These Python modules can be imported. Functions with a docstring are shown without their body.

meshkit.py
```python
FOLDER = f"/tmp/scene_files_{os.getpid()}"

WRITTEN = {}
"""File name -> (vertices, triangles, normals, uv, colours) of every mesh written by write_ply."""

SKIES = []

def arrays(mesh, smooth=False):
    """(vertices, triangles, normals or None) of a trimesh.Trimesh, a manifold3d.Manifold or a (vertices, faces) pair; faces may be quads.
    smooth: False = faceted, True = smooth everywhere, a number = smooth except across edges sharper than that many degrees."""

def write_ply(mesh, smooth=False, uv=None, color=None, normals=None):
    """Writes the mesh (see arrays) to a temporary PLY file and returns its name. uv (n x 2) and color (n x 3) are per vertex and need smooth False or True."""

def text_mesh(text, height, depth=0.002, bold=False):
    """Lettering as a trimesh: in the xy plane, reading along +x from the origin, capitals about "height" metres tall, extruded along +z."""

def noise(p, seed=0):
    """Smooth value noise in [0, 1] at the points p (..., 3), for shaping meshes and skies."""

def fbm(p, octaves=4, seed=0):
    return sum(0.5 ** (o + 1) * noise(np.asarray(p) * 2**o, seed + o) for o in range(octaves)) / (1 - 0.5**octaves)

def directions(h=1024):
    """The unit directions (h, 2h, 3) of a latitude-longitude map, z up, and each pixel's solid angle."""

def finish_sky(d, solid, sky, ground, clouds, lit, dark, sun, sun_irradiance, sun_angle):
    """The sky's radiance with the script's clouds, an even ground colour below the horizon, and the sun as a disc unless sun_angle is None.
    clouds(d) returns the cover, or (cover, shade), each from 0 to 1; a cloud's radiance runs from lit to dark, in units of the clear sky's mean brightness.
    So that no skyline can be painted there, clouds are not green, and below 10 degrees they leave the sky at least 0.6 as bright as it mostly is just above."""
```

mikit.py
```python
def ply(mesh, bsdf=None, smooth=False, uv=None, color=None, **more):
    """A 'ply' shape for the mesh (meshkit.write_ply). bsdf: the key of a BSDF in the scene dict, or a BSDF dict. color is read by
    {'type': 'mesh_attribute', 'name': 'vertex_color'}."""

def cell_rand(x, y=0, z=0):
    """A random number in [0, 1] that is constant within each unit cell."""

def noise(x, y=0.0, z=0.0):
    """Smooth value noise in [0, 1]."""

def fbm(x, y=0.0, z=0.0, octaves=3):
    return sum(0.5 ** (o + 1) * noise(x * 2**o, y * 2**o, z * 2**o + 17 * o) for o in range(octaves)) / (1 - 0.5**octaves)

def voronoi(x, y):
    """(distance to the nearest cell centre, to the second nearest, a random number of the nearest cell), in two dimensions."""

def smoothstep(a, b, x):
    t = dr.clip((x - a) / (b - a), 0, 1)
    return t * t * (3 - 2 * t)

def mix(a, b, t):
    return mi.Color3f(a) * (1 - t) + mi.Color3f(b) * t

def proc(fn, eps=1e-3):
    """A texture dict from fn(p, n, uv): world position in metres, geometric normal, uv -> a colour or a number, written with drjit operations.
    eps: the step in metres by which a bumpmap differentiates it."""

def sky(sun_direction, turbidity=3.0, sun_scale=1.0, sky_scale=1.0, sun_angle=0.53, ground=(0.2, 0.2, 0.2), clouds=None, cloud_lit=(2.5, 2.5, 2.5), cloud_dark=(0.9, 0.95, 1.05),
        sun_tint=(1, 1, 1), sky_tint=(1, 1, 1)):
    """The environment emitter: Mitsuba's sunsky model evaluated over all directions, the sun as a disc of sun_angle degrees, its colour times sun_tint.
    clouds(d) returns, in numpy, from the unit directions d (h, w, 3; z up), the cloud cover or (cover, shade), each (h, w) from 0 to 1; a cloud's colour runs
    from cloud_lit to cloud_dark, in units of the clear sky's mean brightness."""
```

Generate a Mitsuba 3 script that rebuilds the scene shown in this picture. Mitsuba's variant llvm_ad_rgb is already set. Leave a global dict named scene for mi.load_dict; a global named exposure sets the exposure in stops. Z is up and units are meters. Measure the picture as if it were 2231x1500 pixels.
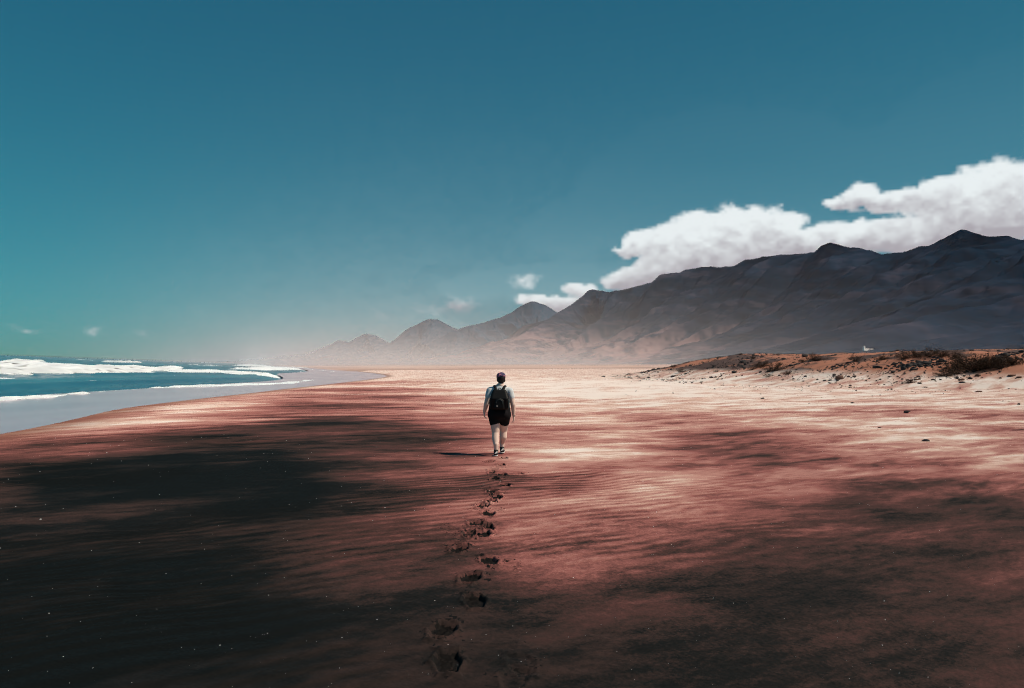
import math, random
import numpy as np, trimesh, mitsuba as mi, mikit, meshkit, drjit as dr
import manifold3d as m3
from scipy.interpolate import PchipInterpolator
from shapely.geometry import Polygon
import shapely

T = mi.ScalarTransform4f
scene, labels = {}, {}
random.seed(7); RNG = np.random.default_rng(7)

# ------------------------------------------------------------------ camera, sky, exposure
exposure = 1.55
EYE = np.array([0.0, 0.0, 1.65])
PITCH, ROLL = math.atan(62.5 / 1750), math.atan(0.0345)
scene['camera'] = {
    'type': 'perspective', 'fov': 2 * math.degrees(math.atan(1115.5 / 1750)), 'fov_axis': 'x',
    'near_clip': 0.1, 'far_clip': 60000.0,
    'to_world': T().look_at(origin=EYE.tolist(),
                            target=[0, math.cos(PITCH), 1.65 + math.sin(PITCH)],
                            up=[-math.sin(ROLL), -math.sin(PITCH) * math.cos(ROLL), math.cos(PITCH) * math.cos(ROLL)]),
    'medium': {'type': 'ref', 'id': 'haze_air'}}
SUN_AZ, SUN_EL = math.radians(99), math.radians(52)
SUN = [math.sin(SUN_AZ) * math.cos(SUN_EL), math.cos(SUN_AZ) * math.cos(SUN_EL), math.sin(SUN_EL)]

# clouds: puffs (azimuth to the right of north, elevation, half widths), all in degrees
PUFFS = [(7.92, 8.82, 0.9, 0.45), (9.03, 9.41, 1.12, 0.7), (10.64, 9.1, 1.89, 1.42), (12.83, 9.73, 2.17, 1.87), (15.0, 9.87, 2.43, 1.92), (17.12, 10.15, 2.23, 1.68), (18.61, 9.97, 1.61, 1.37), (15.34, 8.47, 3.6, 1.4), (12.25, 8.0, 2.79, 1.26), (19.8, 9.18, 1.44, 1.06), (10.36, 7.83, 1.9, 1.27), (7.83, 6.67, 1.76, 0.58), (9.1, 7.17, 1.59, 0.8), (20.67, 9.47, 1.71, 0.9), (22.65, 9.71, 2.21, 1.04), (24.59, 9.64, 2.4, 1.02), (26.73, 9.46, 2.32, 1.15), (22.19, 11.86, 0.73, 0.41), (23.3, 12.18, 1.1, 0.82), (24.55, 11.83, 1.22, 0.72), (26.3, 11.72, 1.57, 0.86), (27.99, 11.9, 1.65, 1.18), (29.51, 12.06, 1.72, 1.38), (31.23, 12.2, 1.66, 1.63), (32.89, 12.05, 1.82, 1.6), (29.28, 10.41, 2.92, 1.26), (31.73, 10.25, 2.77, 1.36), (35.16, 11.31, 2.56, 2.08), (38.34, 10.49, 2.92, 2.01), (4.53, 6.04, 1.3, 0.58), (5.43, 5.55, 1.14, 0.49), (2.01, 5.06, 1.8, 0.59), (3.17, 4.83, 1.63, 0.65)]
WISPS = [(0.65, 6.55, 0.92, 0.29), (-4.21, 4.77, 1.31, 0.42), (-4.68, 4.42, 1.96, 0.33), (-6.72, 4.17, 0.71, 0.16), (-9.66, 3.72, 1.28, 0.16), (-27.46, 1.78, 0.36, 0.15), (-24.74, 1.83, 0.43, 0.15), (-31.55, 1.6, 0.33, 0.11)]


def cloud_cover(d):
    az = np.degrees(np.arctan2(d[..., 0], d[..., 1])); el = np.degrees(np.arcsin(np.clip(d[..., 2], -1, 1)))
    cover = np.zeros(az.shape); shade = np.zeros(az.shape)
    i = (el > -0.5) & (el < 40)
    a, e = az[i], el[i]
    p = np.stack([a * 0.9, e * 1.3, 0 * a], -1)
    w1 = meshkit.fbm(p * 0.9 + 5, 5) - 0.5; w2 = meshkit.fbm(p * 0.9 + 40, 5) - 0.5
    aw, ew = a + 1.5 * w1, e + 1.0 * w2
    f = np.full(a.shape, -0.9)
    for ca, ce, ra, re in PUFFS:
        q = ((aw - ca) / (ra * 1.18)) ** 2 + ((ew - ce) / (re * 1.18)) ** 2
        f = np.maximum(f, 1 - q) + 0.25 * np.clip(np.minimum(f, 1 - q), 0, 1)
    for k in range(60):                                  # the bank goes on along the range, outside the frame
        ca = 41 + 1.6 * k
        h = float(meshkit.noise(np.array([[k * 0.23, 3.3, 0.5]]))[0])
        q = ((aw - ca) / 3.0) ** 2 + ((ew - 9.0 - 2 * h) / (1.4 + 1.8 * h)) ** 2
        f = np.maximum(f, 1 - q)
    n = meshkit.fbm(p * 2.0 + 90, 5) - 0.5
    n2 = meshkit.fbm(p * 5.5 + 30, 4) - 0.5
    c = mnp(-0.02, 0.46, f + 0.55 * n + .16 * n2)
    g = np.zeros(a.shape)
    for ca, ce, ra, re in WISPS:
        q = ((aw - ca - .1) / (ra * 1.5)) ** 2 + ((ew - ce) / (re * 1.6)) ** 2
        g = np.maximum(g, np.exp(-1.4 * q))
    veil = 0.44 * np.exp(-np.maximum(e, 0) / 6) * mnp(-33, -4, a) * (0.85 + 0.5 * (meshkit.fbm(np.stack([a / 30, e / 6, 0 * a], -1), 3) - .5))
    c = np.maximum(c, veil)                              # thin sea haze far out, low in the sky
    c = np.maximum(c, 0.9 * g * np.clip(0.55 + 1.6 * n, 0, 1))
    # shade: puffs are lit from above, greyer and pinker towards their undersides
    up = np.zeros(a.shape); wt = np.full(a.shape, 1e-6)
    for ca, ce, ra, re in PUFFS:
        q = np.exp(-(((aw - ca) / (ra * 1.1)) ** 2 + ((ew - ce) / (re * 1.1)) ** 2))
        up += q * (ew - ce) / re; wt += q
    u = up / wt
    s = np.clip(0.46 - 0.95 * u - 0.9 * n - .25 * n2, 0, 1)
    cover[i] = c; shade[i] = s
    return cover, shade


def mnp(a, b, x):
    t = np.clip((x - a) / (b - a), 0, 1)
    return t * t * (3 - 2 * t)


scene['sky'] = mikit.sky(SUN, turbidity=2.0, sun_scale=1.0, sky_scale=0.61, ground=(0.10, 0.09, 0.09), clouds=cloud_cover,
                         cloud_lit=(7.4, 7.9, 8.0), cloud_dark=(3.7, 3.5, 3.85),
                         sun_tint=(0.97, 0.985, 1.05), sky_tint=(0.26, 1.0, 0.86))

# ------------------------------------------------------------------ helpers


def fb(x, y, z=0.0, o=4, s=0):
    x, y = np.broadcast_arrays(np.asarray(x, float), np.asarray(y, float))
    return meshkit.fbm(np.stack([x, y, np.full(x.shape, float(z))], -1), o, s)


def sharp(x, y, o=4, s=0, gain=.6):
    # crisp-crested ridges: each octave rides on the crests of the one before
    out, a, t, w = 0, 1.0, 0, 1.0
    x, y = np.broadcast_arrays(np.asarray(x, float), np.asarray(y, float))
    for k in range(o):
        n = meshkit.noise(np.stack([x * 2 ** k, y * 2 ** k, np.zeros(x.shape)], -1), s + k)
        q = (1 - np.abs(2 * n - 1)) ** 1.6
        out = out + a * q * w; w = np.clip(q * 1.6, 0, 1); t += a; a *= gain
    return out / t


def ridged(x, y, o=3, s=0):
    out, a, t = 0, 1.0, 0
    x, y = np.broadcast_arrays(np.asarray(x, float), np.asarray(y, float))
    for k in range(o):
        n = meshkit.noise(np.stack([x * 2 ** k, y * 2 ** k, np.zeros(x.shape)], -1), s + k)
        out = out + a * (1 - np.abs(2 * n - 1)); t += a; a *= 0.5
    return out / t


def grid_faces(nr, nc):
    i, j = np.meshgrid(np.arange(nr - 1), np.arange(nc - 1), indexing='ij')
    a = i * nc + j
    return np.stack([a, a + 1, a + nc + 1, a + nc], -1).reshape(-1, 4)


def tris(q):
    return np.vstack([q[:, [0, 1, 2]], q[:, [0, 2, 3]]])


def normals_of(v, f):
    n = np.zeros_like(v); c = np.cross(v[f[:, 1]] - v[f[:, 0]], v[f[:, 2]] - v[f[:, 0]])
    for k in range(3):
        np.add.at(n, f[:, k], c)
    return n / np.maximum(np.linalg.norm(n, axis=1, keepdims=True), 1e-20)


def sub(v, n, f, bsdf):
    """A subset of a big mesh's faces with the big mesh's normals, so that no seam shows."""
    u, inv = np.unique(f, return_inverse=True)
    return {'type': 'ply', 'filename': meshkit.write_ply((v[u], inv.reshape(-1, 3)), normals=n[u]), 'face_normals': False, 'bsdf': {'type': 'ref', 'id': bsdf}}


def key(name, parent=None):
    full = name if parent is None else parent + '__' + name
    if full not in scene and full not in labels:
        return full
    k = 1
    while f'{full}_{k:03d}' in scene or f'{full}_{k:03d}' in labels:
        k += 1
    return f'{full}_{k:03d}'


def put(name, shape, parent=None, **tags):
    k = key(name, parent); scene[k] = shape
    if tags:
        labels[k] = tags
    return k


def thing(name, label, category, group=None):
    k = key(name); labels[k] = {'label': label, 'category': category}
    if group:
        labels[k]['group'] = group
    return k


# ------------------------------------------------------------------ the lie of the land (metres; y runs up the beach, sea to the left)
SHORE_Y = np.array([-60, 0, 21.7, 37, 61, 142, 205, 350, 500, 1000, 2000, 5000, 9000, 14000, 20000.])
SHORE_X = np.array([-10, -11.5, -13.9, -17.2, -19.3, -25.6, -32, -62, -110, -270, -600, -1500, -2750, -4500, -6600.])
_shore = PchipInterpolator(SHORE_Y, SHORE_X)
SEA = -0.5


def shore(y):
    return _shore(np.clip(y, -60, 20000))


FOOT = np.array([(90, 10), (60, 35), (38, 56), (30, 62), (23, 70), (18, 88), (15, 110), (16, 128), (24, 175), (60, 300), (120, 500)], float)


def bank_dist(x, y):
    best = np.full(np.shape(x), 1e9)
    for a, b in zip(FOOT[:-1], FOOT[1:]):
        d = b - a; t = np.clip(((x - a[0]) * d[0] + (y - a[1]) * d[1]) / (d @ d), 0, 1)
        q = np.hypot(x - a[0] - t * d[0], y - a[1] - t * d[1])
        sg = np.where((x - a[0]) * d[1] - (y - a[1]) * d[0] < 0, -1.0, 1.0)
        best = np.where(q < np.abs(best), q * sg, best)
    return best


def beach_z(x, y, hummocks=True):
    x, y = np.broadcast_arrays(np.asarray(x, float), np.asarray(y, float))
    s = x - shore(y)
    z = np.where(s > 0, -.5 + .5 * (1 - np.exp(-np.maximum(s, 0) / 5)), -.5 + np.maximum(s, -60) * .03)
    z = z + 1.2 * mnp(20, 150, y) * mnp(2, 28, s) + .043 * np.clip(x - 4, 0, 196)
    b = bank_dist(x, y)
    z = z + 2.9 * mnp(0, 20, b + (2.5 * (fb(x / 9, y / 9, 2, 3) - .5) if hummocks else 0))
    if hummocks:
        k = mnp(-6, 6, b)
        z = z + k * (0.9 * (fb(x / 7, y / 7, 1, 4) - .5) + .25 * (fb(x / 1.6, y / 1.6, 4, 3) - .5))
        z = z + mnp(1, 12, s) * (.05 + .12 * mnp(20, 60, y)) * (fb(x / 6, y / 3.0, 8, 3) - .5)
    return z


def plain_z(x, y):
    s = np.maximum(x - shore(y), -200)
    return np.where(s < 0, SEA + s * .02, SEA + 4.0 * (1 - np.exp(-np.maximum(s, 0) / 60)) + .034 * np.maximum(s - 60, 0)) + 3.0 * (fb(x / 90, y / 90, 3, 4) - .5) * mnp(20, 200, s)


def ground_z(x, y):
    k = mnp(260, 420, np.hypot(np.maximum(y, 0), np.maximum(np.abs(x) - 30, 0) * 1.6))
    return beach_z(x, y) * (1 - k) + plain_z(x, y) * k


# ------------------------------------------------------------------ materials
def mat(k, **d):
    scene[k] = {'type': 'twosided', 'bsdf': d} if d.pop('two', False) else d
    return k


# pale drifts blown over black volcanic sand: (x, y, half width, half depth, more or less pale)
DRIFTS = [(1.9, 6.0, 1.3, 1.1, .05), (2.6, 5.0, 1.5, .8, .03), (0, 4.5, 2.6, 1.1, -.03), (-2.2, 5.2, 1.8, 2.0, -.03), (-6, 9.5, 3.0, 2.5, -.03), (7.5, 10, 4.5, 4.0, .07), (-12.5, 27, 3.0, 8.0, .22), (3.5, 5.5, 4.5, 3.0, .05), (-6.5, 14, 4.0, 6.0, -.035), (-3.2, 6.8, 2.6, 3.5, -.045), (6, 75, 12, 30, .16), (5, 7, 3.0, 3.5, .02), (2.0, 14.2, 1.6, .9, .18), (1.5, 10.6, 0.99, 1.38, 0.34), (2.5, 17.9, 1.67, 2.32, 0.29), (-9.3, 62.2, 5.81, 8.08, -0.35), (0.4, 7.8, 0.73, 1.01, 0.22), (12.5, 27.8, 2.6, 3.62, 0.29), (-7.1, 47.4, 4.43, 6.16, -0.35), (-6.8, 13.3, 1.24, 1.73, -0.15), (-4.2, 16.2, 1.52, 2.11, -0.26), (10.0, 22.2, 2.08, 2.89, 0.31), (-17.0, 95.1, 8.89, 12.36, -0.39), (-6.8, 19.7, 1.85, 2.57, -0.24), (2.8, 12.6, 1.18, 1.64, 0.21), (16.2, 27.3, 2.55, 3.55, 0.37), (13.0, 21.9, 2.04, 2.84, 0.34), (8.1, 17.9, 1.68, 2.33, 0.28), (2.4, 22.4, 2.09, 2.91, 0.24), (-12.4, 25.2, 2.36, 3.28, 0.19), (-8.2, 35.1, 3.28, 4.56, -0.33), (-4.5, 11.4, 1.06, 1.48, -0.12), (-6.5, 24.9, 2.33, 3.24, -0.29), (0.9, 17.5, 1.63, 2.27, 0.45), (21.5, 38.1, 3.56, 4.95, 0.27), (6.7, 40.9, 3.83, 5.32, 0.22), (-3.0, 20.5, 1.92, 2.67, -0.23), (3.1, 28.8, 2.69, 3.74, 0.23), (-3.5, 13.6, 1.27, 1.77, -0.2), (13.3, 39.5, 3.7, 5.14, 0.23), (-13.1, 34.7, 3.25, 4.52, 0.22), (-0.1, 10.4, 0.97, 1.35, 0.12), (10.5, 17.7, 1.65, 2.3, 0.21), (9.5, 28.2, 2.64, 3.67, 0.24), (-13.4, 46.1, 4.31, 5.99, -0.17), (-1.3, 7.6, 0.71, 0.99, 0.09), (-2.6, 10.0, 0.93, 1.3, -0.1), (-1.0, 16.9, 1.58, 2.2, -0.18), (-14.6, 62.1, 5.81, 8.08, -0.28), (0.9, 39.8, 3.72, 5.17, 0.16), (-10.0, 24.7, 2.31, 3.21, 0.2), (1.3, 9.0, 0.84, 1.17, 0.17), (6.5, 10.9, 1.02, 1.42, -0.14), (5.7, 22.8, 2.13, 2.96, -0.1), (8.6, 52.4, 4.9, 6.81, 0.12), (-5.8, 11.3, 1.05, 1.46, -0.17), (0.4, 6.7, 0.63, 0.88, 0.14), (5.1, 15.2, 1.42, 1.98, 0.17), (5.1, 18.2, 1.71, 2.37, -0.14), (27.2, 48.3, 4.52, 6.28, 0.13), (-6.4, 15.9, 1.49, 2.07, -0.21), (-9.8, 16.0, 1.5, 2.09, -0.17), (1.7, 12.4, 1.16, 1.61, 0.18), (-9.0, 19.7, 1.84, 2.56, -0.13), (14.0, 85.4, 7.99, 11.11, 0.1), (-3.8, 25.7, 2.4, 3.34, -0.11), (-0.1, 8.9, 0.83, 1.15, 0.13), (-3.0, 11.5, 1.08, 1.5, -0.13), (4.7, 11.0, 1.03, 1.43, -0.09), (-8.1, 13.3, 1.24, 1.73, -0.17), (16.9, 50.4, 4.71, 6.55, 0.09), (-5.4, 13.4, 1.25, 1.74, -0.12), (10.7, 65.4, 6.11, 8.5, 0.09), (1.4, 6.8, 0.64, 0.89, 0.08), (-0.9, 6.6, 0.62, 0.86, 0.08), (0.5, 21.6, 2.02, 2.81, 0.12)]
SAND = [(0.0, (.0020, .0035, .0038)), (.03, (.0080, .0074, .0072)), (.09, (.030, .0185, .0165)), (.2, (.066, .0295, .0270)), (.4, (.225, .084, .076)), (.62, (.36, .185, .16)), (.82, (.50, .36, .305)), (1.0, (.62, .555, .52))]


def ramp(stops, t):
    c = mi.Color3f(*stops[0][1])
    for (a, ca), (b, cb) in zip(stops[:-1], stops[1:]):
        k = dr.clip((t - a) / (b - a), 0, 1)
        c = c + mi.Color3f(*[q - p for p, q in zip(ca, cb)]) * k
    return c


def ripple(x, y):
    # wind ripples, a hand wide, in patches
    w = mikit.fbm(x * .8, y * .8, 2.0, 2)
    return dr.sin((y * .80 - x * .60) * 27 + 15 * w + 3 * mikit.noise(x * 2.0, y * 2.0, 3.0)) * mikit.smoothstep(.40, .60, mikit.fbm(x * .33 + 7, y * .33, 4.0, 2))


def sand_cover(p):
    y = p.y; x = p.x
    # streaks run with the wind, nearly square to the way up the beach
    u = x * 0.82 + y * 0.57; v = y * 0.82 - x * 0.57
    wx = mikit.fbm(u * .35, v * .9, 3.0, 2) - .5
    wy = mikit.fbm(u * .30, v * .8, 9.0, 2) - .5
    X = x + 2.2 * wx * mikit.smoothstep(3, 25, y); Y = y + 2.0 * wy * mikit.smoothstep(3, 25, y)
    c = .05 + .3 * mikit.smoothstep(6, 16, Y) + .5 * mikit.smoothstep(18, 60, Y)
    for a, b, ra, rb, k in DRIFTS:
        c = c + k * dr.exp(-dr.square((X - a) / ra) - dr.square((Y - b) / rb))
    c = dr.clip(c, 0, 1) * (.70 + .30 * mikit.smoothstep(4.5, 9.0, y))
    v = v + .55 * wx + .10 * mikit.noise(x * 1.1, y * 1.1, 6.0)
    big = mikit.fbm(u * .38, v * .95, 1.0, 3) - .5
    mid = mikit.fbm(u * 1.2, v * 2.7, 5.0, 4) - .5
    fine = mikit.fbm(u * 4.5, v * 11.0, 7.0, 3) - .5
    grain = mikit.noise(x * 160, y * 160, 2.0) - .5
    fine2 = mikit.fbm(u * 15 + 3 * wy, v * 27.0, 11.0, 3) - .5
    rip = ripple(x, y)
    speck = mikit.noise(x * 55, y * 55, 8.0) - .5
    amp = 1.25 * dr.power(dr.maximum(c, 1e-4), .8) * dr.sqrt(1.12 - c)
    near = mikit.smoothstep(60, 15, y)
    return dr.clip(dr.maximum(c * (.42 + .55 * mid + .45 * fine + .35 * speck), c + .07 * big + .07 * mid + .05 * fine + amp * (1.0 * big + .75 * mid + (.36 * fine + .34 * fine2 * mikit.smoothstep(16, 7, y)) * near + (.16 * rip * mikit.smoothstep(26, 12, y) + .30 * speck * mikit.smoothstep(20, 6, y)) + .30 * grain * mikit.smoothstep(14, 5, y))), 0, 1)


def sand_color(p, n, uv):
    c = sand_cover(p)
    # the stony bank: pale pink sand with greyer, redder blown soil
    b = mikit.smoothstep(2.3, 3.2, p.z) * mikit.smoothstep(50, 62, p.y + p.x * .3) * mikit.smoothstep(240, 180, p.y)
    soil = mikit.smoothstep(.47, .60, mikit.fbm(p.x * .22, p.y * .22, 6.0, 4) + .08 * (mikit.noise(p.x * 2, p.y * 2) - .5))
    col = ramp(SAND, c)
    col = mikit.mix(col, mikit.mix((.32, .145, .098), (.075, .05, .047), soil), b)
    wet = mikit.smoothstep(-.27, -.45, p.z)
    return mikit.mix(col, (.16, .075, .055), wet * .75)


def sand_bump(p, n, uv):
    near = mikit.smoothstep(40, 8, p.y)
    rip = ripple(p.x, p.y)
    return near * (.012 * rip + .0035 * mikit.noise(p.x * 45, p.y * 90) + .012 * mikit.fbm(p.x * 4, p.y * 10, 1.0, 3))


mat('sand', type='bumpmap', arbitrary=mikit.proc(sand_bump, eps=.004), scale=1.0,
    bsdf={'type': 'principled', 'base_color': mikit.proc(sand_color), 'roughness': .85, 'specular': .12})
mat('dug_sand', type='bumpmap', arbitrary=mikit.proc(lambda p, n, uv: .006 * mikit.noise(p.x * 60, p.y * 60, p.z * 60), eps=.003), scale=1.0,
    bsdf={'type': 'principled', 'base_color': mikit.proc(lambda p, n, uv: mikit.mix((.0022, .0021, .0022), (.0065, .0048, .0044), mikit.fbm(p.x * 30, p.y * 30, 1.0, 3))), 'roughness': .8, 'specular': .15})


def plain_color(p, n, uv):
    t = mikit.smoothstep(.40, .62, mikit.fbm(p.x * .004, p.y * .004, 1.0, 4))
    lava = mikit.smoothstep(3900, 2900, p.y - .6 * p.x + 500 * (t - .5)) * mikit.smoothstep(350, 800, p.x)
    return mikit.mix(mikit.mix((.44, .31, .26), (.26, .17, .145), t), mikit.mix((.010, .015, .020), (.03, .026, .028), t), lava)


mat('plain_sand', type='principled', base_color=mikit.proc(plain_color), roughness=.95, specular=.1)


def hazed_rock_color(p, n, uv):
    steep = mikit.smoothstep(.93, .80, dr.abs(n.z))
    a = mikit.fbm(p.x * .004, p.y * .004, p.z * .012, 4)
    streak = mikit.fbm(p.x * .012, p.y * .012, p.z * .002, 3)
    hazed_basalt = mikit.mix((.0058, .0210, .0440), (.016, .033, .064), mikit.smoothstep(.35, .7, a))  # cloud shade and the blue of distant air are painted into this rock tone
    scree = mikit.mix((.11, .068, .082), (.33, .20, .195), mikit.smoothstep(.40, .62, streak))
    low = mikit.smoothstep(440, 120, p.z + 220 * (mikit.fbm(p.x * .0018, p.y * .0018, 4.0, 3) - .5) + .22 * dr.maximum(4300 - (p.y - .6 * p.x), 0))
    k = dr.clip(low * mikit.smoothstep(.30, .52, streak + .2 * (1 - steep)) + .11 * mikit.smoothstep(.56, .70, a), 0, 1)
    return mikit.mix(hazed_basalt, scree, k)


mat('hazed_rock', type='bumpmap', arbitrary=mikit.proc(lambda p, n, uv: 20 * mikit.fbm(p.x * .02, p.y * .02, p.z * .02, 4), eps=3.0), scale=1.0,
    bsdf={'type': 'principled', 'base_color': mikit.proc(hazed_rock_color), 'roughness': .95, 'specular': 0.0})
mat('hazed_far_rock', type='principled', base_color=mikit.proc(lambda p, n, uv: mikit.mix(  # blue airlight over the far peaks is put into their rock colour
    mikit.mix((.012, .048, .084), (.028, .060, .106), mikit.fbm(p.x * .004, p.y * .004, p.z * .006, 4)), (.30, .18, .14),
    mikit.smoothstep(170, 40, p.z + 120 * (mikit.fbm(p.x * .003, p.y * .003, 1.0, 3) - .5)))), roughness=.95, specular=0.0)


def sea_color(p, n, uv):
    s = mikit.fbm(p.x * .05, p.y * .02, 1.0, 3)
    return mikit.mix((.007, .036, .060), (.014, .075, .100), mikit.smoothstep(.35, .65, s))


def sea_bump(p, n, uv):
    f = mikit.smoothstep(500, 60, p.y - p.x)
    return f * (.05 * mikit.fbm(p.x * 1.1, p.y * .5, 1.0, 3) + .10 * mikit.fbm(p.x * .3, p.y * .12, 4.0, 2))


mat('sea_water', type='bumpmap', arbitrary=mikit.proc(sea_bump, eps=.05), scale=1.0,
    bsdf={'type': 'principled', 'base_color': mikit.proc(sea_color), 'roughness': .18, 'specular': .5})


def film_color(p, n, uv):
    s = mikit.fbm(p.x * .25, p.y * .06, 2.0, 3)
    return mikit.mix((.20, .14, .17), (.32, .22, .245), s)


mat('thin_water', type='bumpmap', arbitrary=mikit.proc(lambda p, n, uv: .006 * mikit.fbm(p.x * 1.5, p.y * .7, 1.0, 2), eps=.03), scale=1.0,
    bsdf={'type': 'principled', 'base_color': mikit.proc(film_color), 'roughness': .12, 'specular': .55})
mat('foam', type='principled', base_color=mikit.proc(lambda p, n, uv: mikit.mix((.40, .46, .50), (.66, .69, .71), mikit.fbm(p.x * 1.5, p.y * .6, p.z * 3, 3))), roughness=.9, specular=.1)
mat('black_stone', type='principled', base_color=mikit.proc(lambda p, n, uv: mikit.mix((.012, .013, .016), (.045, .04, .04), mikit.fbm(p.x * 6, p.y * 6, p.z * 6, 3))), roughness=.85, specular=.25)
mat('brown_stone', type='principled', base_color=mikit.proc(lambda p, n, uv: mikit.mix((.05, .028, .022), (.15, .085, .065), mikit.fbm(p.x * 3, p.y * 3, p.z * 6, 4))), roughness=.9, specular=.2)
mat('dry_twig', type='principled', base_color={'type': 'rgb', 'value': [.035, .02, .015]}, roughness=.9)
mat('dry_leaf', two=True, type='principled', base_color=mikit.proc(lambda p, n, uv: mikit.mix((.022, .016, .010), (.085, .045, .026), mikit.noise(p.x * 7, p.y * 7, p.z * 7))), roughness=.9, specular=.1)
mat('shell', type='principled', base_color={'type': 'rgb', 'value': [.86, .88, .88]}, roughness=.35, specular=.5)
mat('white_plaster', type='principled', base_color={'type': 'rgb', 'value': [.80, .78, .75]}, roughness=.9)
mat('dark_pane', type='principled', base_color={'type': 'rgb', 'value': [.02, .025, .03]}, roughness=.2)
mat('roof_tile', type='principled', base_color={'type': 'rgb', 'value': [.35, .2, .15]}, roughness=.9)

# ------------------------------------------------------------------ beach: one sheet, the footprints pressed into it
FEET = [(-0.31, 4.74), (-0.39, 5.28), (-0.21, 5.96), (-0.28, 6.59), (-0.14, 7.25), (-0.44, 7.7), (-0.23, 8.41), (-0.33, 8.96), (-0.21, 9.62), (-0.3, 10.22), (-0.14, 10.92), (-0.21, 11.48), (-0.03, 12.18), (-0.21, 12.85), (-0.09, 13.39), (-0.25, 13.92), (-0.12, 14.7), (-0.33, 15.19), (-0.08, 15.87), (0.04, 7.08), (-0.54, 8.53), (0.19, 13.53), (0.12, 4.75), (0.08, 4.55), (-0.36, 8.38), (-.12, 12.75), (-.30, 11.75), (-.17, 11.2), (-.36, 9.95), (-.14, 9.9), (-.20, 8.75), (-.42, 8.22), (-.50, 7.85), (-.24, 13.6), (-.16, 14.3), (-.22, 10.6)]
FAINT = {19, 20, 21, 22, 23, 25, 26, 28, 29, 31, 32, 34}


def geo(a, b, first, growth):
    out, s = [a], first
    sg = 1 if b > a else -1
    while (b - out[-1]) * sg > 0:
        out.append(out[-1] + sg * s); s *= growth
    return np.array(out[1:])


xs = np.concatenate([geo(-1.15, -75, .02, 1.018)[::-1], np.arange(-1.15, .75, .009), geo(.75, 200, .02, 1.018)])
yn = [4.0]
while yn[-1] < 17.5:
    yn.append(yn[-1] + .008 * yn[-1] / 4)
ys = np.concatenate([geo(4.0, -30, .03, 1.05)[::-1], np.array(yn), geo(yn[-1], 430, .06, 1.011)])
GX, GY = np.meshgrid(xs, ys)
GZ = ground_z(GX, GY)
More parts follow.
